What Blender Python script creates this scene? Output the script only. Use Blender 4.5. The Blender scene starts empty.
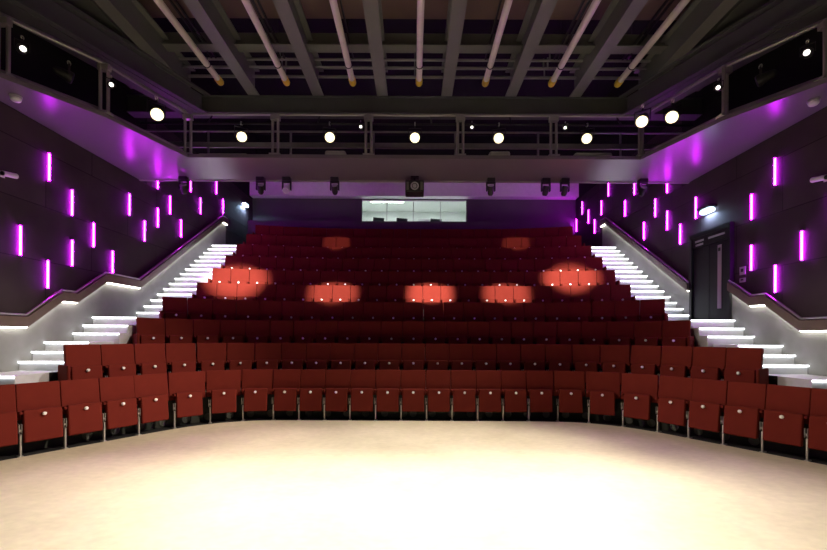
import bpy, bmesh, math, random
from mathutils import Vector, Matrix
random.seed(7)
SC = bpy.context.scene
COL = SC.collection
PI = math.pi
EYE = 1.73

# ------------------------------------------------------------------ materials
def nodes(name):
    m = bpy.data.materials.new(name); m.use_nodes = True
    nt = m.node_tree
    return m, nt, nt.nodes['Principled BSDF']

def mat(name, col, rough=.6, metal=0., var=.0, scale=8., bump=0., bscale=60., spec=.5):
    m, nt, b = nodes(name)
    b.inputs['Roughness'].default_value = rough
    b.inputs['Metallic'].default_value = metal
    b.inputs['Specular IOR Level'].default_value = spec
    tc = nt.nodes.new('ShaderNodeTexCoord')
    nz = nt.nodes.new('ShaderNodeTexNoise'); nz.inputs['Scale'].default_value = scale; nz.inputs['Detail'].default_value = 5
    nt.links.new(tc.outputs['Object'], nz.inputs['Vector'])
    rp = nt.nodes.new('ShaderNodeMix'); rp.data_type = 'RGBA'
    rp.inputs['A'].default_value = (*[c * (1 - var) for c in col], 1)
    rp.inputs['B'].default_value = (*[min(1, c * (1 + var)) for c in col], 1)
    nt.links.new(nz.outputs['Fac'], rp.inputs['Factor'])
    nt.links.new(rp.outputs['Result'], b.inputs['Base Color'])
    if bump:
        n2 = nt.nodes.new('ShaderNodeTexNoise'); n2.inputs['Scale'].default_value = bscale
        nt.links.new(tc.outputs['Object'], n2.inputs['Vector'])
        bp = nt.nodes.new('ShaderNodeBump'); bp.inputs['Strength'].default_value = bump; bp.inputs['Distance'].default_value = .01
        nt.links.new(n2.outputs['Fac'], bp.inputs['Height']); nt.links.new(bp.outputs['Normal'], b.inputs['Normal'])
    return m

def glow(name, col, strength):
    m, nt, b = nodes(name)
    b.inputs['Base Color'].default_value = (.8, .8, .8, 1)
    b.inputs['Emission Color'].default_value = (*col, 1)
    b.inputs['Emission Strength'].default_value = strength
    return m

def cladding(name, c1, c2, mortar, bw, bh):
    """large dark wall panels with fine dark seams, laid out in the wall's own Y-Z plane"""
    m, nt, b = nodes(name)
    b.inputs['Roughness'].default_value = .75
    b.inputs['Specular IOR Level'].default_value = .12
    tc = nt.nodes.new('ShaderNodeTexCoord')
    sx = nt.nodes.new('ShaderNodeSeparateXYZ'); cx = nt.nodes.new('ShaderNodeCombineXYZ')
    nt.links.new(tc.outputs['Object'], sx.inputs[0])
    nt.links.new(sx.outputs['Y'], cx.inputs['X']); nt.links.new(sx.outputs['Z'], cx.inputs['Y'])
    br = nt.nodes.new('ShaderNodeTexBrick')
    br.inputs['Scale'].default_value = 1; br.inputs['Brick Width'].default_value = bw; br.inputs['Row Height'].default_value = bh
    br.inputs['Mortar Size'].default_value = .008; br.inputs['Color1'].default_value = (*c1, 1)
    br.inputs['Color2'].default_value = (*c2, 1); br.inputs['Mortar'].default_value = (*mortar, 1)
    nt.links.new(cx.outputs[0], br.inputs['Vector'])
    nz = nt.nodes.new('ShaderNodeTexNoise'); nz.inputs['Scale'].default_value = 1.7; nz.inputs['Detail'].default_value = 6
    nt.links.new(tc.outputs['Object'], nz.inputs['Vector'])
    mr = nt.nodes.new('ShaderNodeMapRange'); mr.inputs['To Min'].default_value = .7; mr.inputs['To Max'].default_value = 1.35
    nt.links.new(nz.outputs['Fac'], mr.inputs['Value'])
    mx = nt.nodes.new('ShaderNodeMix'); mx.data_type = 'RGBA'; mx.blend_type = 'MULTIPLY'; mx.inputs['Factor'].default_value = 1
    nt.links.new(br.outputs['Color'], mx.inputs['A']); nt.links.new(mr.outputs['Result'], mx.inputs['B'])
    nt.links.new(mx.outputs['Result'], b.inputs['Base Color'])
    bp = nt.nodes.new('ShaderNodeBump'); bp.inputs['Strength'].default_value = .4; bp.inputs['Distance'].default_value = .01; bp.invert = True
    nt.links.new(br.outputs['Fac'], bp.inputs['Height']); nt.links.new(bp.outputs['Normal'], b.inputs['Normal'])
    return m

def stage_mat():
    m, nt, b = nodes('stage_boards')
    b.inputs['Roughness'].default_value = .55
    tc = nt.nodes.new('ShaderNodeTexCoord')
    n1 = nt.nodes.new('ShaderNodeTexNoise'); n1.inputs['Scale'].default_value = .9; n1.inputs['Detail'].default_value = 8; n1.inputs['Roughness'].default_value = .65
    mp = nt.nodes.new('ShaderNodeMapping'); mp.inputs['Scale'].default_value = (1.5, 2.2, 1); mp.inputs['Rotation'].default_value = (0, 0, .2)
    n2 = nt.nodes.new('ShaderNodeTexNoise'); n2.inputs['Scale'].default_value = 6; n2.inputs['Detail'].default_value = 6
    nt.links.new(tc.outputs['Object'], n1.inputs['Vector']); nt.links.new(tc.outputs['Object'], mp.inputs['Vector']); nt.links.new(mp.outputs[0], n2.inputs['Vector'])
    r1 = nt.nodes.new('ShaderNodeValToRGB')
    r1.color_ramp.elements[0].position = .3; r1.color_ramp.elements[0].color = (.58, .50, .34, 1)
    r1.color_ramp.elements[1].position = .72; r1.color_ramp.elements[1].color = (.72, .64, .46, 1)
    nt.links.new(n1.outputs['Fac'], r1.inputs[0])
    r2 = nt.nodes.new('ShaderNodeMapRange'); r2.inputs['From Min'].default_value = .3; r2.inputs['From Max'].default_value = .7
    r2.inputs['To Min'].default_value = .92; r2.inputs['To Max'].default_value = 1.04
    nt.links.new(n2.outputs['Fac'], r2.inputs['Value'])
    mx = nt.nodes.new('ShaderNodeMix'); mx.data_type = 'RGBA'; mx.blend_type = 'MULTIPLY'; mx.inputs['Factor'].default_value = 1
    nt.links.new(r1.outputs[0], mx.inputs['A']); nt.links.new(r2.outputs['Result'], mx.inputs['B'])
    nt.links.new(mx.outputs['Result'], b.inputs['Base Color'])
    return m

M = dict(
    stage=stage_mat(),
    dark=mat('dark_carpet', (.012, .012, .011), .9, var=.3),
    tier=mat('tier_carpet', (.016, .012, .011), .95, var=.3),
    plinth=mat('dark_green_plinth', (.035, .04, .03), .8, var=.2),
    red=mat('red_fabric', (.135, .0175, .011), .9, var=.14, scale=5, bump=.25, bscale=300, spec=.12),
    button=mat('white_button', (.85, .83, .78), .35),
    steel=mat('brushed_steel', (.55, .54, .5), .35, .8),
    bracket=mat('cast_bracket', (.35, .33, .29), .45, .5),
    clad=cladding('dark_panel_cladding', (.050, .038, .042), (.066, .050, .056), (.016, .013, .015), 2.28, 1.03),
    drape=mat('black_drape', (.006, .007, .006), .95),
    lining=mat('grey_concrete_lining', (.22, .225, .215), .7, var=.3, scale=2.5),
    rail=mat('dark_timber', (.13, .092, .072), .4, var=.25, scale=6),
    step=mat('grey_step', (.60, .61, .62), .6, var=.12),
    slab=mat('grey_balcony_paint', (.15, .135, .15), .3, var=.12, scale=1.2),
    fascia=mat('fascia_paint', (.30, .29, .27), .55, var=.1),
    beam=mat('grey_steel_paint', (.15, .155, .145), .5, var=.12, scale=2),
    girder=mat('dark_girder_paint', (.075, .08, .076), .6, var=.15, scale=2),
    deck=mat('brown_ceiling_board', (.17, .115, .085), .8, var=.25, scale=1.5),
    bar=mat('pale_bar_paint', (.78, .73, .68), .4, .1, var=.08),
    yellow=mat('yellow_cap', (.85, .62, .06), .45),
    black=mat('black_metal', (.018, .018, .018), .45, .2),
    pipe=mat('dull_pipe', (.30, .30, .29), .45, .5),
    back=mat('grey_green_wall', (.075, .078, .072), .8, var=.15, scale=1.5),
    bulk=mat('pale_bulkhead', (.78, .76, .78), .75, var=.1),
    white=mat('white_paint', (.75, .76, .75), .6),
    door=mat('navy_black_door', (.008, .008, .013), .5, spec=.2),
    frame=mat('dark_door_frame', (.012, .012, .015), .5, spec=.2),
    plate=mat('grey_plate', (.45, .45, .47), .4),
    screen=mat('dark_screen', (.03, .035, .04), .3),
    vent=mat('vent_plastic', (.13, .14, .115), .6),
    led=glow('warm_white_led', (1, .94, .82), 9),
    nose=glow('cool_white_led', (.95, .97, 1), 5),
    purple=glow('purple_tube', (.62, .010, .92), 85),
    lampwarm=glow('warm_lamp_lens', (1, .84, .46), 2.1),
    clampglint=glow('clamp_glint', (1, .95, .85), 2.5),  # emission imitates the glint on pipe clamps
    blue=glow('blue_white_lens', (.55, .75, 1.0), 14),
    tube=glow('fluorescent_tube', (.95, 1, .95), 6),
)
def glass_mat():
    m, nt, b = nodes('clear_glass')
    b.inputs['Base Color'].default_value = (.9, .95, .93, 1); b.inputs['Roughness'].default_value = .008
    b.inputs['Transmission Weight'].default_value = 1; b.inputs['IOR'].default_value = 1.02
    return m
M['glass'] = glass_mat()
def pale_glass():
    m, nt, b = nodes('frosted_vision_glass')
    b.inputs['Base Color'].default_value = (.42, .32, .42, 1); b.inputs['Roughness'].default_value = .25
    return m
M['vision'] = pale_glass()

# ------------------------------------------------------------------ helpers
def tag(o, label=None, cat=None, group=None, kind=None):
    if label: o['label'] = label
    if cat: o['category'] = cat
    if group: o['group'] = group
    if kind: o['kind'] = kind
    return o

def empty(name, loc=(0, 0, 0), rz=0.):
    o = bpy.data.objects.new(name, None); COL.objects.link(o)
    o.location = loc; o.rotation_euler = (0, 0, rz); o.empty_display_size = .1
    return o

def link(name, me, parent=None, loc=None):
    o = bpy.data.objects.new(name, me); COL.objects.link(o)
    if parent: o.parent = parent
    if loc is not None: o.location = loc
    return o

def mesh(name, bm, m, smooth=False):
    bmesh.ops.recalc_face_normals(bm, faces=bm.faces[:])
    me = bpy.data.meshes.new(name); bm.to_mesh(me); bm.free()
    me.materials.append(m)
    if smooth:
        for p in me.polygons: p.use_smooth = True
    return me

def box(bm, c, s, rot=None, bevel=0., seg=2):
    """box of centre c and size s"""
    r = bmesh.ops.create_cube(bm, size=1)
    vs = r['verts']
    mt = Matrix.Translation(c) @ (rot if rot else Matrix.Identity(4)) @ Matrix.Diagonal((*s, 1))
    bmesh.ops.transform(bm, matrix=mt, verts=vs)
    if bevel:
        es = list({e for v in vs for e in v.link_edges})
        bmesh.ops.bevel(bm, geom=es, offset=bevel, segments=seg, affect='EDGES', profile=.5)

def tube(bm, a, b, r, n=10, r2=None):
    a = Vector(a); b = Vector(b); d = b - a
    q = Vector((0, 0, 1)).rotation_difference(d.normalized()).to_matrix().to_4x4()
    bmesh.ops.create_cone(bm, cap_ends=True, segments=n, radius1=r, radius2=r if r2 is None else r2, depth=d.length,
                          matrix=Matrix.Translation((a + b) / 2) @ q)

def ring(bm, c, axis, R, r, n=16, k=6):
    """torus of radius R about axis"""
    q = Vector((0, 0, 1)).rotation_difference(Vector(axis).normalized()).to_matrix()
    vs = []
    for i in range(n):
        a = 2 * PI * i / n
        row = []
        for j in range(k):
            t = 2 * PI * j / k
            p = Vector(((R + r * math.cos(t)) * math.cos(a), (R + r * math.cos(t)) * math.sin(a), r * math.sin(t)))
            row.append(bm.verts.new(q @ p + Vector(c)))
        vs.append(row)
    for i in range(n):
        for j in range(k):
            bm.faces.new((vs[i][j], vs[(i + 1) % n][j], vs[(i + 1) % n][(j + 1) % k], vs[i][(j + 1) % k]))

def prism(bm, pts, axis, lo, hi):
    """extrude a 2D outline along an axis: 'x' outline is (y,z); 'z' outline is (x,y)"""
    def P(p, t): return (t, p[0], p[1]) if axis == 'x' else ((p[0], t, p[1]) if axis == 'y' else (p[0], p[1], t))
    A = [bm.verts.new(P(p, lo)) for p in pts]; B = [bm.verts.new(P(p, hi)) for p in pts]
    bm.faces.new(A); bm.faces.new(B[::-1])
    n = len(pts)
    for i in range(n): bm.faces.new((A[i], A[(i + 1) % n], B[(i + 1) % n], B[i]))

def one(name, parent, m, fn, smooth=False):
    bm = bmesh.new(); fn(bm)
    return link(name, mesh(name, bm, m, smooth), parent)

def struct(name, m, fn, parent=None):
    o = one(name, parent, m, fn)
    if not parent: o['kind'] = 'structure'
    return o

ORD = ['zeroth', 'first', 'second', 'third', 'fourth', 'fifth', 'sixth', 'seventh', 'eighth', 'ninth', 'tenth', 'eleventh', 'twelfth', 'thirteenth', 'fourteenth']

# ------------------------------------------------------------------ camera
cam = bpy.data.cameras.new('camera'); co = bpy.data.objects.new('camera', cam); COL.objects.link(co)
cam.lens = 36 * 420 / 827; cam.sensor_width = 36; cam.shift_y = 60 / 827; cam.clip_end = 200
co.matrix_world = Matrix.Translation((0, 0, EYE)) @ Matrix.Rotation(PI / 2, 4, 'X') @ Matrix.Rotation(math.radians(.28), 4, 'Z')
SC.camera = co
SC.view_settings.view_transform = 'Standard'; SC.view_settings.look = 'None'
SC.view_settings.exposure = 0; SC.view_settings.gamma = 1; SC.view_settings.use_curve_mapping = False
w = bpy.data.worlds.new('world'); SC.world = w; w.use_nodes = True
w.node_tree.nodes['Background'].inputs[0].default_value = (.8, .85, 1, 1)
w.node_tree.nodes['Background'].inputs[1].default_value = .008

def lamp(kind, name, loc, col, power, aim=None, **kw):
    l = bpy.data.lights.new(name, kind); l.color = col; l.energy = power
    for k, v in kw.items(): setattr(l, k, v)
    o = bpy.data.objects.new(name, l); COL.objects.link(o); o.location = loc
    if aim is not None:
        o.rotation_euler = (Vector(aim) - Vector(loc)).to_track_quat('-Z', 'Y').to_euler()
    return o

# ------------------------------------------------------------------ seat row curves
RISE, TREAD = .535, .83
HALF = {
    1: [(0, 8.5), (2.3, 8.5), (2.86, 8.49), (3.2, 8.45), (3.72, 8.26), (4.2, 7.89), (4.55, 7.42), (4.81, 6.97), (5.09, 6.54), (5.34, 6.12), (5.61, 5.70), (5.88, 5.27), (6.6, 4.1)],
    2: [(0, 9.33), (2.6, 9.32), (3.2, 9.25), (3.7, 9.11), (4.29, 8.83), (4.7, 8.48), (5.05, 8.02), (5.34, 7.58), (5.62, 7.14), (6.6, 5.6)],
    3: [(0, 10.16), (2.8, 10.15), (3.5, 10.07), (4.2, 9.86), (4.85, 9.5), (5.3, 9.13), (5.65, 8.78), (6.6, 7.8)],
    4: [(0, 10.99), (3.0, 10.97), (3.7, 10.85), (4.56, 10.48), (5.15, 10.12), (5.65, 9.75), (6.6, 9.0)],
    5: [(0, 11.82), (3.0, 11.79), (4.3, 11.62), (5.8, 11.25), (6.6, 11.0)],
}
for n in range(6, 11):
    c = 8.5 + TREAD * (n - 1)
    HALF[n] = [(0, c), (3.0, c - .03), (4.3, c - .18), (5.8, c - .5), (6.6, c - .7)]

def smooth_curve(pts):
    p = [Vector(q) for q in pts]
    p = [Vector((-q.x, q.y)) for q in p[:0:-1]] + p
    for _ in range(3):
        o = [p[0]]
        for a, b in zip(p, p[1:]): o += [a * .75 + b * .25, a * .25 + b * .75]
        p = o + [p[-1]]
    return p
CURVE = {n: smooth_curve(h) for n, h in HALF.items()}

def offset_curve(p, d):
    out = []
    for i, q in enumerate(p):
        t = (p[min(i + 1, len(p) - 1)] - p[max(i - 1, 0)]).normalized()
        out.append(q + Vector((-t.y, t.x)) * d)
    return out

def y_at(p, x):
    for a, b in zip(p, p[1:]):
        if a.x <= x <= b.x and b.x > a.x:
            return a.y + (b.y - a.y) * (x - a.x) / (b.x - a.x)
    return p[0].y if x < p[0].x else p[-1].y

def along(p, s):
    """point and heading at arc length s from the middle of the curve"""
    side = 1 if s >= 0 else -1
    q = [v for v in p if v.x * side > 1e-6]
    if side < 0: q = q[::-1]
    q = [Vector((0, y_at(p, 0)))] + q
    left = abs(s)
    for a, b in zip(q, q[1:]):
        L = (b - a).length
        if left <= L:
            t = (b - a).normalized()
            pt = a + t * left
            return pt, math.atan2(t.y * side, t.x * side)
        left -= L
    return q[-1], 0

EDGE = {n: offset_curve(CURVE[n - 1], .37) for n in range(2, 11)}
XS = [-6 + .2 * i for i in range(61)]

# ------------------------------------------------------------------ floor, stage, tiers
struct('floor', M['dark'], lambda b: box(b, (0, 7.5, -.07), (14.2, 23, .1)))
stage_edge = offset_curve(CURVE[1], -.03)
def _stage(b):
    xs = [-7 + .2 * i for i in range(71)]
    pts = [(-7, -4), (7, -4)] + [(x, y_at(stage_edge, x)) for x in xs[::-1]]
    prism(b, pts, 'z', -.02, 0)
o = struct('floor_stage', M['stage'], _stage)
def _tier(n):
    def f(b):
        xs = [x * (6.115 / 6 if n <= 3 else 1) for x in XS]
        front = [(x, y_at(EDGE[n], x)) for x in xs]
        if n < 10: backe = [(x, y_at(EDGE[n + 1], x)) for x in xs]
        else: backe = [(x, 16.8) for x in XS]
        prism(b, front + backe[::-1], 'z', -.02, RISE * (n - 1))
    return f
for n in range(2, 11): struct('floor_tier', M['plinth' if n == 2 else 'tier'], _tier(n))

# ------------------------------------------------------------------ theatre seats
PITCH = .508
STEP = .515
def _pan(b):
    rot = Matrix.Rotation(math.radians(-7), 4, 'X')
    box(b, (0, .045, .405), (.448, .09, .46), rot, .022, 3)
def _cushion(b):
    rot = Matrix.Rotation(math.radians(-7), 4, 'X')
    box(b, (0, .115, .43), (.43, .055, .40), rot, .022, 3)
def _button(b):
    tube(b, (0, .0, .565), (0, -.022, .568), .026, 10)
    tube(b, (0, -.022, .568), (0, -.030, .569), .026, 10, .017)
def _backrest(b):
    rot = Matrix.Rotation(math.radians(-9), 4, 'X')
    box(b, (0, .235, .74), (PITCH - .002, .085, .52), rot, .014, 3)
def _arm(b):
    box(b, (-PITCH / 2, .07, .60), (.040, .128, .045), None, .014, 2)
def _bracket(b):
    box(b, (-PITCH / 2 - .015, .05, .38), (.010, .05, .13), None, .003, 1)
    box(b, (-PITCH / 2 + .015, .05, .38), (.010, .05, .13), None, .003, 1)
    box(b, (-PITCH / 2, .05, .355), (.03, .035, .03), None, .003, 1)
def _leg(b):
    box(b, (-PITCH / 2 + .008, .06, .14), (.026, .045, .36 - .04), None, .005, 1)
    box(b, (-PITCH / 2 + .008, .07, -.012), (.06, .12, .016), None, .004, 1)
def _mk(name, m, fn, sm=False):
    bm = bmesh.new(); fn(bm); return mesh(name, bm, m, sm)
SEATM = {'seat_pan': _mk('seat_pan', M['red'], _pan), 'cushion': _mk('cushion', M['red'], _cushion), 'seat_button': _mk('seat_button', M['button'], _button),
         'backrest': _mk('backrest', M['red'], _backrest), 'armrest': _mk('armrest', M['red'], _arm),
         'bracket': _mk('bracket', M['bracket'], _bracket), 'leg': _mk('leg', M['steel'], _leg)}
def _legup(b):
    box(b, (-PITCH / 2 + .008, .06, .165), (.026, .045, .33), None, .005, 1)
    box(b, (-PITCH / 2 + .008, .07, .008), (.06, .12, .016), None, .004, 1)
SEATM['leg_up'] = _mk('leg', M['steel'], _legup)
def _end(s):
    return lambda b: box(b, (s * (PITCH / 2 + .03), .15, .33), (.05, .42, .66), None, .02, 2)
def _backrest2(b): box(b, (0, .235, .74), (.529, .085, .52), Matrix.Rotation(math.radians(-9), 4, 'X'), .014, 3)
SEATM['backrest_wide'] = _mk('backrest', M['red'], _backrest2)
ENDM = {s: _mk('end_panel', M['red'], _end(s)) for s in (-1, 1)}

BACKS = {}
def back_mesh(w):
    wl, wr = round(w[0] - .004, 3), round(w[1] - .004, 3)
    if (wl, wr) not in BACKS:
        BACKS[wl, wr] = _mk('backrest', M['red'], lambda b: box(b, ((wr - wl) / 2, .235, .74), (wl + wr, .085, .52), Matrix.Rotation(math.radians(-9), 4, 'X'), .012, 3))
    return BACKS[wl, wr]
def make_seat(n, lower, width):
    r = empty('theatre_seat')
    pan = link('seat_pan', SEATM['seat_pan'], r)
    link('seat_button', SEATM['seat_button'], pan)
    link('cushion', SEATM['cushion'], r)
    link('backrest', back_mesh(width), r); link('armrest', SEATM['armrest'], r)
    if lower:
        link('hinge_bracket', SEATM['bracket'], r)
        link('leg', SEATM['leg' if n == 1 else 'leg_up'], r)
    return r

# seat positions on the front row, worked out from the photograph; the row is symmetrical
COUNT = {1: 13, 2: 12, 3: 11, 4: 11}
front_x = [(0, 8.5), (.52, 8.5), (1.04, 8.5), (1.56, 8.5), (2.08, 8.5), (2.60, 8.5), (3.18, 8.46), (3.72, 8.26), (4.19, 7.89), (4.55, 7.42), (4.815, 6.97), (5.09, 6.54), (5.36, 6.105), (5.625, 5.665)]
def front_heading(i):
    return [0, 0, 0, 0, 0, 0, 10, 24, 43, 57, 57, 58, 58, 58][i]
for n in range(1, 11):
    N = COUNT.get(n, 11)
    rowname = 'front row' if n == 1 else ORD[n] + ' row'
    grp = 'red tip-up seats of the ' + rowname
    place = []
    for k in range(-N, N + 1):
        s = 1 if k >= 0 else -1
        if n == 1:
            x, y = front_x[abs(k)]; x *= s; h = -s * math.radians(front_heading(abs(k)))
        else:
            p = {2: .538, 3: .533, 4: .53}.get(n, STEP)
            q, h = along(CURVE[n], k * p); x, y = q.x, q.y
        place.append((k, s, x, y, h))
    backs = [Vector((x - .235 * math.sin(h), y + .235 * math.cos(h))) for (k, s, x, y, h) in place]
    for i, (k, s, x, y, h) in enumerate(place):
        halves = []
        for j in (i - 1, i + 1):
            if 0 <= j < len(place):
                turn = abs(place[j][4] - h)
                halves.append(round((backs[j] - backs[i]).length / 2 * math.cos(turn / 2) - .05 * math.tan(turn / 2), 3))
            else: halves.append(.255)
        r = make_seat(n, n <= 3, halves)
        r.location = (x, y, 0 if n == 1 else RISE * (n - 1)); r.rotation_euler = (0, 0, h)
        look = 'red' if n <= 3 else 'dark red'
        if k == 0: lab = '%s tip-up theatre seat at the middle of the %s from the stage' % (look, rowname) if n > 1 else 'red tip-up theatre seat at the middle of the front row'
        else:
            side = 'left' if k < 0 else 'right'
            if abs(k) == N and n > 1: lab = '%s tip-up theatre seat at the %s end of the %s, beside the stairs' % (look, side, rowname)
            else: lab = '%s tip-up theatre seat in the %s, %s to the %s of its middle' % (look, rowname, ORD[abs(k)], side)
        tag(r, lab, 'seat', grp)
        if abs(k) == N and n > 1: link('end_panel', ENDM[s], r)

# round floor vents in the riser behind the front row
def _vent(b):
    ring(b, (0, -.012, 0), (0, 1, 0), .065, .010, 18, 6)
    tube(b, (0, 0, 0), (0, -.012, 0), .065, 18)
    ring(b, (0, -.014, 0), (0, 1, 0), 0.038, .006, 14, 5)
    tube(b, (0, -.01, 0), (0, -.024, 0), .022, 10)
VENTM = _mk('air_vent', M['vent'], _vent)
for i in range(-16, 17):
    q, h = along(EDGE[2], .40 * i + (.2 if i < 0 else 0))
    if abs(q.x) > 5.9: continue
    v = link('air_vent', VENTM, None, (q.x, q.y - .004, .075)); v.rotation_euler = (0, 0, h)
    where = 'at the middle' if i == 0 else '%d to the %s of the middle' % (abs(i), 'left' if i < 0 else 'right')
    words_ = {15: 'fifteenth', 16: 'sixteenth'}
    if i: where = '%s to the %s of the middle' % (ORD[abs(i)] if abs(i) < 15 else words_[abs(i)], 'left' if i < 0 else 'right')
    tag(v, 'round dark air vent under the front row seats, ' + where, 'vent', 'round air vents under the front row')

# ------------------------------------------------------------------ side walls
XW = 7.0
for s, nm in ((-1, 'wall_left'), (1, 'wall_right')):
    struct(nm, M['clad'], lambda b: box(b, (s * (XW + .1), 7.5, 2.81), (.2, 23, 5.66)))
    struct(nm + '_upper', M['drape'], lambda b: (box(b, (s * (XW + .1), 3.5, 8.2), (.2, 15, 5.1)), box(b, (s * (XW + .1), 15.0, 9.15), (.2, 8, 3.2))))
    struct(nm + '_rear', M['clad'], lambda b: box(b, (s * (XW + .1), 15.0, 6.6), (.2, 8, 1.9)))

# rail line (Y, Z) of the lit balustrade, and steps
LINE = [(6.0, 1.82), (7.46, 1.82), (8.21, 2.34), (8.57, 2.34), (9.39, 2.86), (10.54, 2.86), (15.1, 5.75)]
STEPS = [(6.45, 1.07), (7.40, 1.235), (7.66, 1.40), (7.92, 1.57), (8.58, 1.74), (8.84, 1.91), (9.10, 2.09)]
for i in range(15): STEPS.append((10.56 + .279 * i, 2.09 + .18 * (i + 1)))
STEPS.append((15.0, 4.815 + .15))
STEPS = [q for q in STEPS if q[1] <= 4.83]
def z_on(line, y):
    for (a, za), (c, zc) in zip(line, line[1:]):
        if a <= y <= c: return za + (zc - za) * (y - a) / (c - a)
    return line[-1][1] if y > line[-1][0] else line[0][1]

def band(b, line, dz0, dz1, x0, x1):
    prism(b, [(y, z + dz0) for y, z in line] + [(y, z + dz1) for y, z in line[::-1]], 'x', min(x0, x1), max(x0, x1))

def balustrade(s, line, label):
    r = empty('balustrade', (s * XW, line[0][0], line[0][1])); bx = r.location
    def rel(b): bmesh.ops.translate(b, verts=b.verts[:], vec=-bx)
    def f(b): band(b, line, .02, .20, s * (XW - .16), s * (XW - .0)); rel(b)
    one('coping', r, M['rail'], f)
    def f2(b):
        for (a, za), (c, zc) in zip(line, line[1:]): tube(b, (s * (XW - .12), a, za + .235), (s * (XW - .12), c, zc + .235), .018, 8)
        rel(b)
    one('grab_rail', r, M['steel'], f2)
    def f3(b): band(b, line, -.004, .020, s * (XW - .12), s * (XW - .07)); rel(b)
    tag(one('light_strip', r, M['led'], f3), 'glowing warm white strip under the coping')
    def f4(b):
        low = [(y, max(0, z - 2.2)) for y, z in line]
        prism(b, [(y, z) for y, z in line] + low[::-1], 'x', min(s * (XW - .05), s * (XW - .002)), max(s * (XW - .05), s * (XW - .002))); rel(b)
    one('lining', r, M['lining'], f4)
    return tag(r, label, 'balustrade')
balustrade(-1, LINE + [(15.5, 5.75)], 'grey balustrade with glowing strip under dark coping, climbing the left wall')
DOOR0, DOOR1 = 9.17, 10.52
lineA = [q for q in LINE if q[0] < DOOR0] + [(DOOR0, z_on(LINE, DOOR0))]
lineB = [(DOOR1, 2.86), (10.54, 2.86), (15.1, 5.75), (15.5, 5.75)]
balustrade(1, lineA, 'short grey balustrade with glowing strip between stage and door, right wall')
balustrade(1, lineB, 'long grey balustrade with glowing strip climbing right wall above the door')

for s, sd in ((-1, 'left'), (1, 'right')):
    r = empty('staircase', (s * 6.5, STEPS[0][0], 0)); bx = r.location.copy()
    for i, (y, z) in enumerate(STEPS):
        y1 = STEPS[i + 1][0] if i + 1 < len(STEPS) else 16.78
        xi = 6.12 if i < 4 else 6.01
        xc, xw = s * (xi + 6.945) / 2, 6.945 - xi
        def f(b): box(b, (xc, (y + y1) / 2, z / 2), (xw, y1 - y, z)); bmesh.ops.translate(b, verts=b.verts[:], vec=-bx)
        st = one('step', r, M['step'], f)
        def g(b):
            box(b, (xc, y - .014, z - .016), (xw, .028, .028)); bmesh.ops.translate(b, verts=b.verts[:], vec=-bx)
        tag(one('nosing_light', st, M['nose'], g), 'glowing white nosing')
    tag(r, 'grey staircase with glowing white nosings along the %s wall' % sd, 'staircase')

# ------------------------------------------------------------------ purple wall lamps
WL = [(7.41, 3.09), (7.97, 2.57), (7.99, 4.62), (8.53, 4.11), (8.54, 3.09), (9.11, 3.59), (9.69, 3.10), (10.26, 4.61), (10.84, 4.11), (11.39, 5.65), (11.40, 4.61), (11.97, 5.13), (12.54, 4.61), (13.08, 6.15), (13.68, 5.63), (14.78, 6.65), (15.30, 6.11)]
WR = [(6.95, 3.60), (7.52, 3.09), (8.07, 2.57), (8.09, 4.64), (8.65, 4.13), (8.65, 3.08), (10.37, 4.63), (10.97, 4.12), (11.55, 5.66), (11.54, 4.64), (12.12, 5.16), (12.71, 4.64), (13.28, 6.19), (13.86, 5.67), (15.06, 6.73), (15.62, 6.22), (16.19, 5.68), (16.78, 6.22), (17.41, 6.76), (18.02, 6.19)]
LH = .56
def _tube_(s):
    return lambda b: box(b, (-s * .024, 0, LH / 2), (.020, .05, LH - .03), None, .008, 1)
def _plate_(s):
    return lambda b: box(b, (-s * .006, 0, LH / 2), (.012, .03, LH))
def _cap_(s, z):
    return lambda b: box(b, (-s * .035, 0, z), (.07, .06, .014))
for s, lst, sd in ((-1, WL, 'left'), (1, WR, 'right')):
    ms = [_mk('tube', M['purple'], _tube_(s)), _mk('backplate', M['black'], _plate_(s)), _mk('end_cap', M['black'], _cap_(s, .005)), _mk('end_cap', M['black'], _cap_(s, LH - .005))]
    cols = []
    for y, z in sorted(lst):
        if not cols or abs(cols[-1][0] - y) > .2: cols.append((y, [z]))
        else: cols[-1][1].append(z)
    for ci, (yc, zs) in enumerate(cols):
        for z in sorted(zs):
            y = [q for q in lst if abs(q[0] - yc) < .2 and q[1] == z][0][0]
            xx = s * XW
            r = empty('wall_lamp', (xx, y + .035, z))
            t = link('glow_tube', ms[0], r); link('backplate', ms[1], r); link('end_cap', ms[2], r); link('end_cap', ms[3], r)
            cw = {15: 'fifteenth', 16: 'sixteenth', 17: 'seventeenth', 18: 'eighteenth'}
            ow = ORD[ci + 1] if ci + 1 < 15 else cw[ci + 1]
            lev = '' if len(zs) == 1 else ('lower lamp of ' if z == min(zs) else 'upper lamp of ')
            tag(r, 'purple vertical wall lamp on the %s wall, %s%s column from the stage' % (sd, lev, ow), 'wall lamp', 'purple strip lamps on the %s wall' % sd)

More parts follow.
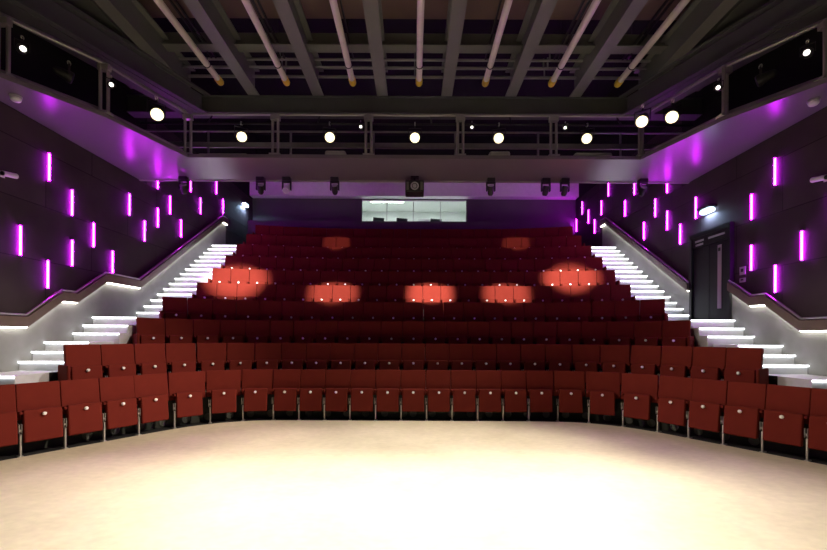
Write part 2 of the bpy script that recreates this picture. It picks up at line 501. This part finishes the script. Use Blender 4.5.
# ------------------------------------------------------------------ door on the right wall
d = empty('door_1', (XW, (DOOR0 + DOOR1) / 2, 2.09)); d['kind'] = 'structure'
DW = DOOR1 - DOOR0
def f(b):
    box(b, (-.05, -DW / 2 + .04, 1.04), (.10, .08, 2.08)); box(b, (-.05, DW / 2 - .04, 1.04), (.10, .08, 2.08)); box(b, (-.05, 0, 2.10), (.10, DW, .10))
    box(b, (-.04, 0, 1.93), (.08, DW - .16, .24))
one('door_frame', d, M['frame'], f)
lf = one('leaf', d, M['door'], lambda b: (box(b, (-.03, -.28, .905), (.05, .60, 1.79)), box(b, (-.03, .325, .905), (.05, .58, 1.79))))
one('vision_panel', lf, M['vision'], lambda b: box(b, (-.06, -.31, 1.0), (.012, .12, 1.45), None, .004, 1))
one('lock_plate', lf, M['black'], lambda b: box(b, (-.069, -.31, 1.62), (.012, .07, .08), None, .004, 1))
for y0, zc, ln in ((-.24, 1.95, .52), (.33, 1.95, .30), (.33, 1.86, .26)):
    one('sign_plate', d, M['plate'], lambda b: box(b, (-.086, y0, zc), (.008, ln, .045)))
for (zz, hh, lab) in ((3.13, .17, 'grey notice plate on right wall beside the dark door, upper one'), (2.93, .09, 'small grey switch plate beside the dark door, below notice plate')):
    r = empty('wall_plate', (XW, 8.93, zz)); tag(r, lab, 'wall plate')
    one('plate', r, M['plate'], lambda b: box(b, (-.01, 0, 0), (.02, .15, hh), None, .004, 1))
    one('switch', r, M['black'], lambda b: box(b, (-.022, 0, .01), (.008, .07, hh * .4), None, .002, 1))

def emergency(loc, s, label, e):
    r = empty('wall_lamp', loc); tag(r, label, 'emergency light')
    one('housing', r, M['black'], lambda b: box(b, (-s * .10, 0, .05), (.20, .40, .07), None, .01, 2))
    one('lens', r, M['blue'], lambda b: box(b, (-s * .09, 0, -.035), (.13, .36, .09), None, .03, 3))
    lamp('AREA', 'emergency_glow', (loc[0] - s * .09, loc[1], loc[2] - .10), (.45, .68, 1), e, (loc[0] - s * .02, loc[1], loc[2] - 1.2), shape='RECTANGLE', size=.34, size_y=.12)
emergency((XW, 9.9, 4.72), 1, 'blue white emergency light on the right wall above the dark door', 14)
emergency((-XW, 17.2, 7.05), -1, 'blue white emergency light at the rear end of the left wall', 25)

# small wall fittings near the stage
for s, sd in ((-1, 'left'), (1, 'right')):
    r = empty('wall_mounted_camera', (s * XW, 7.12, 4.42)); tag(r, 'small white camera mounted on the %s wall beside the stage' % sd, 'camera')
    one('bracket', r, M['white'], lambda b: (tube(b, (0, 0, 0), (-s * .12, 0, 0), .02, 8), box(b, (-s * .01, 0, 0), (.02, .1, .1), None, .006, 1)))
    one('body', r, M['white'], lambda b: tube(b, (-s * .12, -.10, -.02), (-s * .12, .14, .02), .045, 12))
    one('lens', r, M['black'], lambda b: tube(b, (-s * .12, -.10, -.02), (-s * .12, -.115, -.022), .034, 12))
    r = empty('ceiling_dome_lamp', (s * 6.6, 6.95, 5.65)); tag(r, 'small white dome lamp under the balcony beside the %s wall' % sd, 'lamp')
    def dome(b):
        bmesh.ops.create_uvsphere(b, u_segments=14, v_segments=8, radius=.075)
        bmesh.ops.scale(b, vec=(1, 1, .7), verts=b.verts[:]); bmesh.ops.translate(b, verts=b.verts[:], vec=(0, 0, -.05))
    one('diffuser', r, M['white'], dome, True)
    one('base', r, M['plate'], lambda b: tube(b, (0, 0, 0), (0, 0, -.03), .085, 14))

# ------------------------------------------------------------------ back of the house
struct('wall_back', M['back'], lambda b: (box(b, (-4.68, 18.3, 6.6), (4.84, .2, 4.0)), box(b, (4.68, 18.3, 6.6), (4.84, .2, 4.0)), box(b, (0, 18.3, 5.35), (4.6, .2, 1.5)), box(b, (0, 18.3, 8.1), (4.6, .2, 1.0))))
struct('wall_back_upper', M['drape'], lambda b: box(b, (0, 18.6, 9.8), (14.2, .2, 3.4)))
struct('trim_bulkhead', M['bulk'], lambda b: box(b, (0, 18.0, 8.1), (13.96, .38, .96)))
struct('wall_parapet', M['back'], lambda b: box(b, (-.2, 16.9, 3.13), (12.9, .2, 6.3)))
struct('floor_rear', M['tier'], lambda b: box(b, (0, 17.6, 4.7), (12.0, 1.2, .2)))
# control room behind the window
W = empty('window_1', (0, 18.25, 6.1)); W['kind'] = 'structure'
def f(b):
    for x in (-1.18, -.03, 1.14): box(b, (x, 0, .7), (.03, .06, 1.44))
    for x in (-2.29, 2.29): box(b, (x, 0, .7), (.04, .08, 1.46))
    for z in (0, 1.46): box(b, (0, 0, z), (4.6, .08, .04))
one('window_frame', W, M['plate'], f)
one('pane', W, M['glass'], lambda b: box(b, (0, .01, .73), (4.54, .012, 1.40)))
RM = mat('control_room_paint', (.70, .73, .71), .7)
struct('wall_control_room', RM, lambda b: (box(b, (0, 21.6, 6.8), (5.6, .1, 3.0)), box(b, (-2.75, 20, 6.8), (.1, 3.2, 3.0)), box(b, (2.75, 20, 6.8), (.1, 3.2, 3.0))))
struct('ceiling_control_room', RM, lambda b: box(b, (0, 20, 8.1), (5.6, 3.2, .1)))
struct('floor_control_room', M['tier'], lambda b: box(b, (0, 20, 5.25), (5.6, 3.2, .1)))
for x, y, lab in ((-1.25, 19.5, 'white fluorescent lamp in the control room, left one'), (1.15, 19.2, 'white fluorescent lamp in the control room, right one')):
    r = empty('ceiling_lamp', (x, y, 8.05)); tag(r, lab, 'lamp', 'control room lamps')
    one('housing', r, M['white'], lambda b: box(b, (0, 0, -.03), (1.6, .2, .06)))
    one('diffuser', r, M['tube'], lambda b: box(b, (0, 0, -.075), (1.54, .15, .03), None, .01, 1))
    lamp('AREA', 'control_room_light', (x, y, 7.9), (.95, 1, .97), 150, (x, y, 5), shape='RECTANGLE', size=1.5, size_y=.2)
dk = empty('desk', (0, 18.95, 5.3)); tag(dk, 'control room desk behind the window, running under the monitors', 'desk')
one('desk_top', dk, M['plate'], lambda b: box(b, (0, 0, 1.06), (4.9, .8, .05)))
for x in (-2.3, 0, 2.3): one('leg', dk, M['plate'], lambda b: box(b, (x, 0, .52), (.06, .6, 1.035)))
for x, sc_, lab in ((-1.6, 1, 'dark monitor behind the control room window, leftmost'), (-.55, .95, 'dark monitor behind the control room window, second from the left'), (.98, .9, 'dark monitor behind the control room window beside the white box')):
    r = empty('monitor', (x, 18.9, 6.385)); tag(r, lab, 'monitor', 'control room monitors')
    one('stand', r, M['black'], lambda b: (box(b, (0, 0, .01), (.22, .16, .02)), box(b, (0, .02, .14), (.05, .03, .26))))
    one('screen', r, M['screen'], lambda b: box(b, (0, 0, .45 * sc_), (.50, .04, .34), Matrix.Rotation(.08, 4, 'Y'), .008, 1))
r = empty('equipment_box', (.42, 19.05, 6.385)); tag(r, 'white box on the control room desk between two monitors', 'box')
one('body', r, M['white'], lambda b: box(b, (0, 0, .29), (.56, .35, .58), None, .012, 1))
one('front_slot', r, M['screen'], lambda b: box(b, (0, -.178, .38), (.40, .012, .12)))
r = empty('shelf_unit', (1.75, 21.2, 5.3)); tag(r, 'white open shelf unit at the back of the control room', 'shelf')
one('frame', r, M['white'], lambda b: (box(b, (-.35, 0, 1.0), (.04, .4, 2.0)), box(b, (.35, 0, 1.0), (.04, .4, 2.0))))
for z in (.4, .9, 1.4, 1.95): one('shelf', r, M['white'], lambda b: box(b, (0, 0, z), (.66, .4, .03)))

# ------------------------------------------------------------------ balcony slab (U shaped) and its rails
SOF = 5.65
P_NEAR, P_MID, P_FAR = (6.35, 6.45), (5.60, 7.62), (5.03, 9.33)
def edge_dir():
    a, b = Vector(P_NEAR), Vector(P_MID); return (a - b).normalized()
E0 = Vector(P_NEAR) + edge_dir() * .75
def _slab(b):
    L = [(-7, E0.y), (-E0.x, E0.y), (-P_NEAR[0], P_NEAR[1]), (-P_MID[0], P_MID[1]), (-P_FAR[0], P_FAR[1])]
    R = [(-x, y) for x, y in L[::-1]]
    prism(b, L + R + [(7, 10.68), (-7, 10.68)], 'z', SOF, SOF + .08)
struct('ceiling_balcony', M['slab'], _slab)
# thin pale edge trims
struct('trim_balcony_rear', M['fascia'], lambda b: box(b, (0, 10.71, SOF + .04), (14, .06, .12)))
def post(b, x, y, z0, z1, dx, dy):
    for k in (-1, 1): tube(b, (x + k * dx, y + k * dy, z0), (x + k * dx, y + k * dy, z1), .03, 8)
    box(b, (x, y, z0 + .02), (.24, .16, .04)); box(b, (x, y, z1 - .08), (.2, .1, .1))
TOPZ = SOF + .08
RAILZ = 6.66
gr = empty('guard_rail', (0, 9.42, TOPZ)); tag(gr, 'grey tubular guard rail along the front of the bridge, between its corners', 'railing')
def sub(b, o): bmesh.ops.translate(b, verts=b.verts[:], vec=-o.location)
for x in (-3.12, -1.03, 1.03, 3.12):
    def f(b): post(b, x, 9.42, TOPZ, RAILZ, .06, 0); sub(b, gr)
    one('post', gr, M['pipe'], f)
def f(b): tube(b, (-5.0, 9.42, RAILZ), (5.0, 9.42, RAILZ), .028, 10); sub(b, gr)
one('top_rail', gr, M['pipe'], f)
rr = empty('guard_rail', (0, 10.6, TOPZ)); tag(rr, 'grey rear railing of the bridge with flat middle band, behind the lamps', 'railing')
def f(b): box(b, (0, 10.6, 6.50), (13.6, .05, .13)); sub(b, rr)
one('flat_band', rr, M['fascia'], f)
def f(b): tube(b, (-6.8, 10.6, 6.85), (6.8, 10.6, 6.85), .025, 8); sub(b, rr)
one('top_rail', rr, M['pipe'], f)
for x in (-5.2, -3.12, -1.03, 1.03, 3.12, 5.2):
    def f(b): tube(b, (x, 10.6, TOPZ), (x, 10.6, 6.85), .028, 8); sub(b, rr)
    one('post', rr, M['pipe'], f)
for s, sd in ((-1, 'left'), (1, 'right')):
    g = empty('guard_rail', (s * P_MID[0], P_MID[1], TOPZ)); tag(g, 'tubular guard rail along the %s side balcony above the purple soffit' % sd, 'railing')
    ins = .07
    pts = [(E0.x + ins, E0.y + .1), (P_NEAR[0] + ins, P_NEAR[1] + .1), (P_MID[0] + ins, P_MID[1] + .05), (P_FAR[0] + .05, P_FAR[1] + .09)]
    for (x, y) in pts[1:]:
        def f(b): post(b, s * x, y, TOPZ, RAILZ, .05, .03); sub(b, g)
        one('post', g, M['steel'], f)
    def f(b):
        for (a, c), (e, h) in zip(pts, pts[1:]):
            tube(b, (s * a, c, RAILZ), (s * e, h, RAILZ), .03, 10)
            tube(b, (s * (a + .05), c, RAILZ + .06), (s * (e + .05), h, RAILZ + .06), .02, 8)
        sub(b, g)
    one('top_rail', g, M['pipe'], f)
    def f(b):
        for (a, c), (e, h) in zip(pts, pts[1:]):
            a0, e0 = Vector((s * a, c)), Vector((s * e, h)); m_ = (a0 + e0) / 2; dd = e0 - a0
            box(b, (m_.x + s * .12, m_.y, TOPZ + .07), (dd.length, .03, .14), Matrix.Rotation(math.atan2(dd.y, dd.x), 4, 'Z'))
        sub(b, g)
    one('kick_board', g, M['fascia'], f)

# ------------------------------------------------------------------ ceiling steelwork
struct('ceiling', M['deck'], lambda b: box(b, (0, 4.0, 8.75), (14, 10.4, .2)))
struct('ceiling_rear', M['drape'], lambda b: box(b, (0, 14.0, 10.6), (14, 9.4, .2)))
struct('ceiling_drop', M['drape'], lambda b: box(b, (0, 9.3, 9.7), (14, .1, 1.9)))
def ibeam(b, x):
    y0, y1, z = 0.5, 10.15, 7.49
    box(b, (x, (y0 + y1) / 2, z + .015), (.26, y1 - y0, .03)); box(b, (x, (y0 + y1) / 2, z + .60), (.26, y1 - y0, .03))
    box(b, (x, (y0 + y1) / 2, z + .31), (.03, y1 - y0, .56))
BX = [-5.43, -3.88, -2.33, -.78, .77, 2.32, 3.87, 5.42]
for x in BX: struct('ceiling_beam', M['beam'], lambda b: ibeam(b, x))
struct('ceiling_girder', M['girder'], lambda b: (box(b, (0, 10.28, 7.29), (13.9, .22, .40)), box(b, (0, 10.28, 7.48), (13.9, .30, .03)), box(b, (0, 10.28, 7.10), (13.9, .30, .03))))
for y, z, t in ((9.1, 8.0, .26), (8.0, 8.45, .2)):
    struct('ceiling_cross_beam', M['beam'], lambda b: (box(b, (0, y, z + .1), (13.9, .04, .3)), box(b, (0, y, z - .06), (13.9, t, .03))))
for i, (y, z, rr_) in enumerate(((9.65, 8.05, .03), (9.8, 7.97, .025), (10.05, 7.9, .035), (10.12, 8.15, .025))):
    r = empty('ceiling_pipe', (0, y, z)); tag(r, 'dull horizontal pipe across the dark ceiling void, %s from the front' % ORD[i + 1], 'pipe', 'pipes in the ceiling void')
    one('tube', r, M['pipe'], lambda b: tube(b, (-6.9, 0, 0), (6.9, 0, 0), rr_, 8))
    for x in (-6, -3.1, 0, 3.1, 6): one('hanger', r, M['pipe'], lambda b: box(b, (x, 0, .12), (.03, .03, .25)))
# sloping side girders that follow the balcony edge
for s, sd in ((-1, 'left'), (1, 'right')):
    A = Vector((s * 6.95, 5.2)); B = Vector((s * 4.95, 10.1)); dd = B - A; mm = (A + B) / 2
    rot = Matrix.Rotation(math.atan2(dd.y, dd.x), 4, 'Z')
    o_ = Vector((s * .35, 0))
    struct('ceiling_side_girder', M['girder'], lambda b: (box(b, (mm.x + o_.x, mm.y, 7.2), (dd.length, .5, .45), rot), box(b, (mm.x, mm.y, 7.46), (dd.length, .10, .05), rot), box(b, (mm.x, mm.y, 7.0), (dd.length, .12, .04), rot)))
    struct('ceiling_side_duct', M['girder'], lambda b: box(b, (s * 6.35, 6.2, 7.95), (1.1, 8, .55)))
# hoist bars with yellow caps
for k in range(-3, 4):
    x = .10 + 1.55 * k
    r = empty('hanging_bar', (x, 9.8, 7.63))
    pos = 'above the middle of the stage' if k == 0 else '%s to the %s of the middle one' % (ORD[abs(k)], 'left' if k < 0 else 'right')
    tag(r, 'long pale hanging bar with yellow end cap, ' + pos, 'hanging bar', 'pale bars hung under the ceiling')
    one('tube', r, M['bar'], lambda b: tube(b, (0, -9, 0), (0, -.10, 0), .066, 16))
    def capf(b):
        tube(b, (0, -.12, 0), (0, .03, 0), .08, 14)
        bmesh.ops.create_uvsphere(b, u_segments=14, v_segments=8, radius=.08, matrix=Matrix.Translation((0, .03, 0)))
    one('end_cap', r, M['yellow'], capf)
    one('track', r, M['black'], lambda b: (box(b, (-.05, -4.6, .36), (.03, 8.6, .05)), box(b, (.05, -4.6, .36), (.03, 8.6, .05))))
    for yy in (-6.2, -3.4, -.6): one('hanger', r, M['black'], lambda b: (tube(b, (0, yy, .05), (0, yy, .98), .008, 6), ring(b, (0, yy, 0), (0, 1, 0), .072, .012, 12, 5)))

# ------------------------------------------------------------------ spotlights
def _body(b):   # points along -Z
    tube(b, (0, 0, .22), (0, 0, .02), .085, 16, .11); tube(b, (0, 0, .02), (0, 0, -.06), .125, 16); tube(b, (0, 0, .28), (0, 0, .22), .05, 12, .085)
def _lens(b): tube(b, (0, 0, -.058), (0, 0, -.07), .112, 18)
def _lens2(b): tube(b, (0, 0, -.058), (0, 0, -.07), .07, 18)
BODY = _mk('lamp_body', M['black'], _body)
LENS = _mk('lens', M['lampwarm'], _lens); LENSW = _mk('lens', M['clampglint'], _lens2); LENSD = _mk('lens', M['screen'], _lens)
def _yoke(b):
    box(b, (-.15, 0, .09), (.012, .04, .24)); box(b, (.15, 0, .09), (.012, .04, .24)); box(b, (0, 0, .205), (.31, .04, .014)); tube(b, (0, 0, .20), (0, 0, .26), .02, 8)
YOKE = _mk('yoke', M['black'], _yoke)
def _clamp(b):
    ring(b, (0, 0, .30), (1, 0, 0), .04, .014, 12, 6)
CLAMP = _mk('clamp', M['steel'], _clamp)
def spotlight(loc, aim, label, lens, group, sc_=1., cat='spotlight'):
    r = empty('spotlight', loc); tag(r, label, cat, group); r.scale = (sc_,) * 3
    q = (Vector(aim) - Vector(loc)).to_track_quat('-Z', 'Y')
    bd = link('lamp_body', BODY, r); bd.rotation_mode = 'QUATERNION'; bd.rotation_quaternion = q
    link('lens', lens, bd)
    yk = link('yoke', YOKE, r); link('clamp', CLAMP, r)
    yk.rotation_euler = (0, 0, q.to_euler().z)
    return r
# lamps rigged on a bar between the bridge rails
bar2 = empty('hanging_lamp_bar', (0, 9.95, 6.72)); tag(bar2, 'thin dark lamp bar above the bridge carrying the glowing spotlights', 'bar')
one('tube', bar2, M['black'], lambda b: tube(b, (-6.6, 0, 0), (6.6, 0, 0), .025, 8))
for x in (-4.9, -2.3, .4, 2.3, 4.9): one('drop', bar2, M['black'], lambda b: tube(b, (x, 0, 0), (x, .3, .40), .018, 8))
def pxyz(px, py, y):
    return ((px - 413.5) / 420 * y, y, EYE + (335 + (px - 413.5) * .0049 - py) / 420 * y)
GL = [((-4.10, 9.95, 6.43), 'leftmost on the bridge'), ((-2.01, 9.95, 6.35), 'second from the left on the bridge'), ((.01, 9.95, 6.37), 'at the middle of the bridge'),
      ((2.0, 9.95, 6.33), 'fourth from the left on the bridge'), ((4.09, 9.95, 6.41), 'rightmost on the bridge')]
for (p, lab) in GL:
    p = (p[0], p[1], 6.42)
    spotlight(p, (0, 3.0, .6), 'glowing warm spotlight ' + lab, LENS, 'lit spotlights on the bridge')
    lamp('SPOT', 'bridge_beam', (p[0], p[1] - .2, p[2] - .06), (1, .92, .76), 1150, (p[0] * .3, 4.0, 0), spot_size=math.radians(70), spot_blend=.8, shadow_soft_size=.1)
for p, lab, sd in (((-4.98, 8.1, 5.98), 'on the left balcony behind its guard rail', -1), ((4.75, 8.75, 6.22), 'on the right balcony rail, nearer the bridge', 1), ((5.10, 8.3, 6.08), 'on the right balcony rail, nearer the stage', 1)):
    spotlight(p, (0, 3.5, .6), 'glowing warm spotlight ' + lab, LENS, 'lit spotlights on the side balconies')
    lamp('SPOT', 'side_beam', (p[0] - sd * .15, p[1] - .15, p[2]), (1, .92, .76), 1200, (-sd * 2.0, 4.5, 0), spot_size=math.radians(75), spot_blend=.8, shadow_soft_size=.1)

# glowing discs for the shine of clamps, unlit fittings on the side balconies
for s, sd in ((-1, 'left'), (1, 'right')):
    spotlight((s * 6.15, 6.58, 6.18), (s * 5.0, 5.8, 5.8), 'small glowing stand-in for a shining pipe clamp on the first %s balcony post' % sd, LENSW, 'glowing stand-ins for balcony pipe clamps', .6, 'lamp')
    spotlight((s * 5.46, 7.55, 6.2), (s * 4.5, 6.6, 5.8), 'small glowing stand-in for a shining pipe clamp on the second %s balcony post' % sd, LENSW, 'glowing stand-ins for balcony pipe clamps', .5, 'lamp')
    spotlight((s * 6.05, 7.35, 6.22), (s * 3.5, 9.5, 5.2), 'unlit black spotlight between the posts of the %s balcony' % sd, LENSD, 'unlit spotlights', .8)
for x, lab in ((-1.20, 'left of the middle of the bridge rail'), (1.28, 'right of the middle of the bridge rail'), (3.36, 'at the right post of the bridge rail')):
    spotlight((x, 9.36, 6.36), (x * .5, 6, 5.5), 'small glowing stand-in for a shining pipe clamp ' + lab, LENSW, 'glowing stand-ins for bridge pipe clamps', .42, 'lamp')  # emission stands in for shine on the rail's clamps

# moving heads hung under the bridge
def mh_base(b): box(b, (0, 0, -.05), (.20, .16, .10), None, .015, 2)
def mh_yoke(b): (box(b, (-.10, 0, -.20), (.03, .08, .24), None, .01, 1), box(b, (.10, 0, -.20), (.03, .08, .24), None, .01, 1), box(b, (0, 0, -.11), (.22, .08, .03)))
def mh_head(b): (tube(b, (0, .10, .0), (0, -.09, .0), .07, 14, .085), tube(b, (0, .14, 0), (0, .10, 0), .045, 12, .07))
def mh_lens(b): tube(b, (0, -.09, 0), (0, -.10, 0), .07, 14)
MB_, MY_, MHm, ML_ = _mk('base', M['black'], mh_base), _mk('yoke', M['black'], mh_yoke), _mk('head', M['black'], mh_head), _mk('lens', M['plate'], mh_lens)
MHW = _mk('head', M['white'], mh_head)
heads = [(183, 'leftmost, before the left purple lamps', 0), (260, 'second from the left', 0), (286, 'third from the left, with pale head', 1), (334, 'just left of the control room window', 0),
         (490, 'just right of the control room window', 0), (545, 'before the purple bulkhead, left of two', 0), (564, 'before the purple bulkhead, right of two', 0), (642, 'rightmost, before the right purple lamps', 0)]
for px, lab, wh in heads:
    x = (px - 413.5) / 420 * 10.5
    r = empty('hanging_spotlight', (x, 10.5, SOF)); tag(r, 'dark moving head spotlight under the bridge, ' + lab, 'spotlight', 'moving heads under the bridge')
    link('base', MB_, r); yk = link('yoke', MY_, r)
    hd = link('head', MHW if wh else MHm, r, (0, 0, -.28)); hd.rotation_euler = (.9 if wh else -1.0 + .25 * math.sin(px), 0, .4 * math.sin(px * 3)); link('lens', ML_, hd)
pj = empty('ceiling_projector', (.01, 10.45, SOF)); tag(pj, 'dark projector hung under the middle of the bridge', 'projector')
one('mount', pj, M['black'], lambda b: (tube(b, (0, 0, 0), (0, 0, -.12), .03, 10), box(b, (0, 0, -.01), (.2, .2, .02))))
one('body', pj, M['black'], lambda b: box(b, (0, 0, -.28), (.46, .40, .30), None, .02, 2))
one('lens', pj, M['plate'], lambda b: (ring(b, (0, -.205, -.28), (0, 1, 0), .085, .018, 18, 6), tube(b, (0, -.20, -.28), (0, -.212, -.28), .05, 14)))
for x in (-.17, .17): one('side_grille', pj, M['vent'], lambda b: box(b, (x, -.202, -.28), (.06, .012, .2)))

# equipment left on the bridge behind the rail
for x, w_, h_, lab in ((-4.6, 1.2, .34, 'grey equipment case on the bridge, leftmost'), (-1.9, .5, .42, 'grey rounded equipment case on the bridge, left of the middle'), (2.05, .5, .42, 'grey rounded equipment case on the bridge, right of the middle'), (4.3, .9, .40, 'grey equipment case on the bridge, rightmost')):
    r = empty('equipment_case', (x, 10.2, TOPZ)); tag(r, lab, 'case', 'equipment cases on the bridge')
    one('body', r, M['fascia'], lambda b: box(b, (0, 0, h_ / 2), (w_, .3, h_), None, .05, 3))
    one('handle', r, M['black'], lambda b: (tube(b, (-.08, -.17, h_ * .6), (.08, -.17, h_ * .6), .012, 8)))

# ------------------------------------------------------------------ stage lamps on the grid above, out of the frame
for x, y, e in ((-1.6, 4.4, 380), (1.8, 4.4, 380), (.25, 4.7, 900)):
    lamp('SPOT', 'stage_wash', (x, y, 7.3), (1, .98, .95), e * 1.1, (x * 1.0, y, 0), spot_size=math.radians(56), spot_blend=1.0, shadow_soft_size=.12)
lamp('SPOT', 'seat_wash', (3.9, 4.2, 7.3), (1, .80, .66), 3300, (-4.6, 6.9, .6), spot_size=math.radians(34), spot_blend=.9, shadow_soft_size=.12)
lamp('SPOT', 'seat_wash', (-3.9, 4.2, 7.3), (1, .80, .66), 1300, (4.9, 6.6, .6), spot_size=math.radians(34), spot_blend=.9, shadow_soft_size=.12)

for x in (-3.6, 0.9, 4.2):  # added fill spots under the bridge, only to brighten the bulkhead
    lamp('SPOT', 'bulkhead_fill', (x, 10.95, 5.4), (1, .93, .95), 100, (x * 1.05, 18, 8.75), spot_size=math.radians(36), spot_blend=1, shadow_soft_size=.08)
# narrow beams picking out seats in the upper rows
for (tx, n, e, ang) in ((-5.25, 5.55, 10000, 5.6), (-2.3, 5, 7000, 4.6), (.47, 5, 10000, 4.4), (2.65, 5, 7000, 4.4), (4.7, 6, 10000, 5.0)):
    yy = y_at(CURVE[round(n)], tx)
    lamp('SPOT', 'row_beam', (tx * .45, 4.8, 7.25), (1, .86, .76), e * 1.75, (tx, yy + .2, RISE * (n - 1) + .74), spot_size=math.radians(ang * 2.5), spot_blend=.85, shadow_soft_size=.03)
for (tx, e) in ((-2.8, 550), (3.7, 550)):
    lamp('SPOT', 'row_beam', (tx * .8, 10.9, 5.4), (1, .74, .58), e, (tx, 15.2, 5.0), spot_size=math.radians(15), spot_blend=.6, shadow_soft_size=.03)
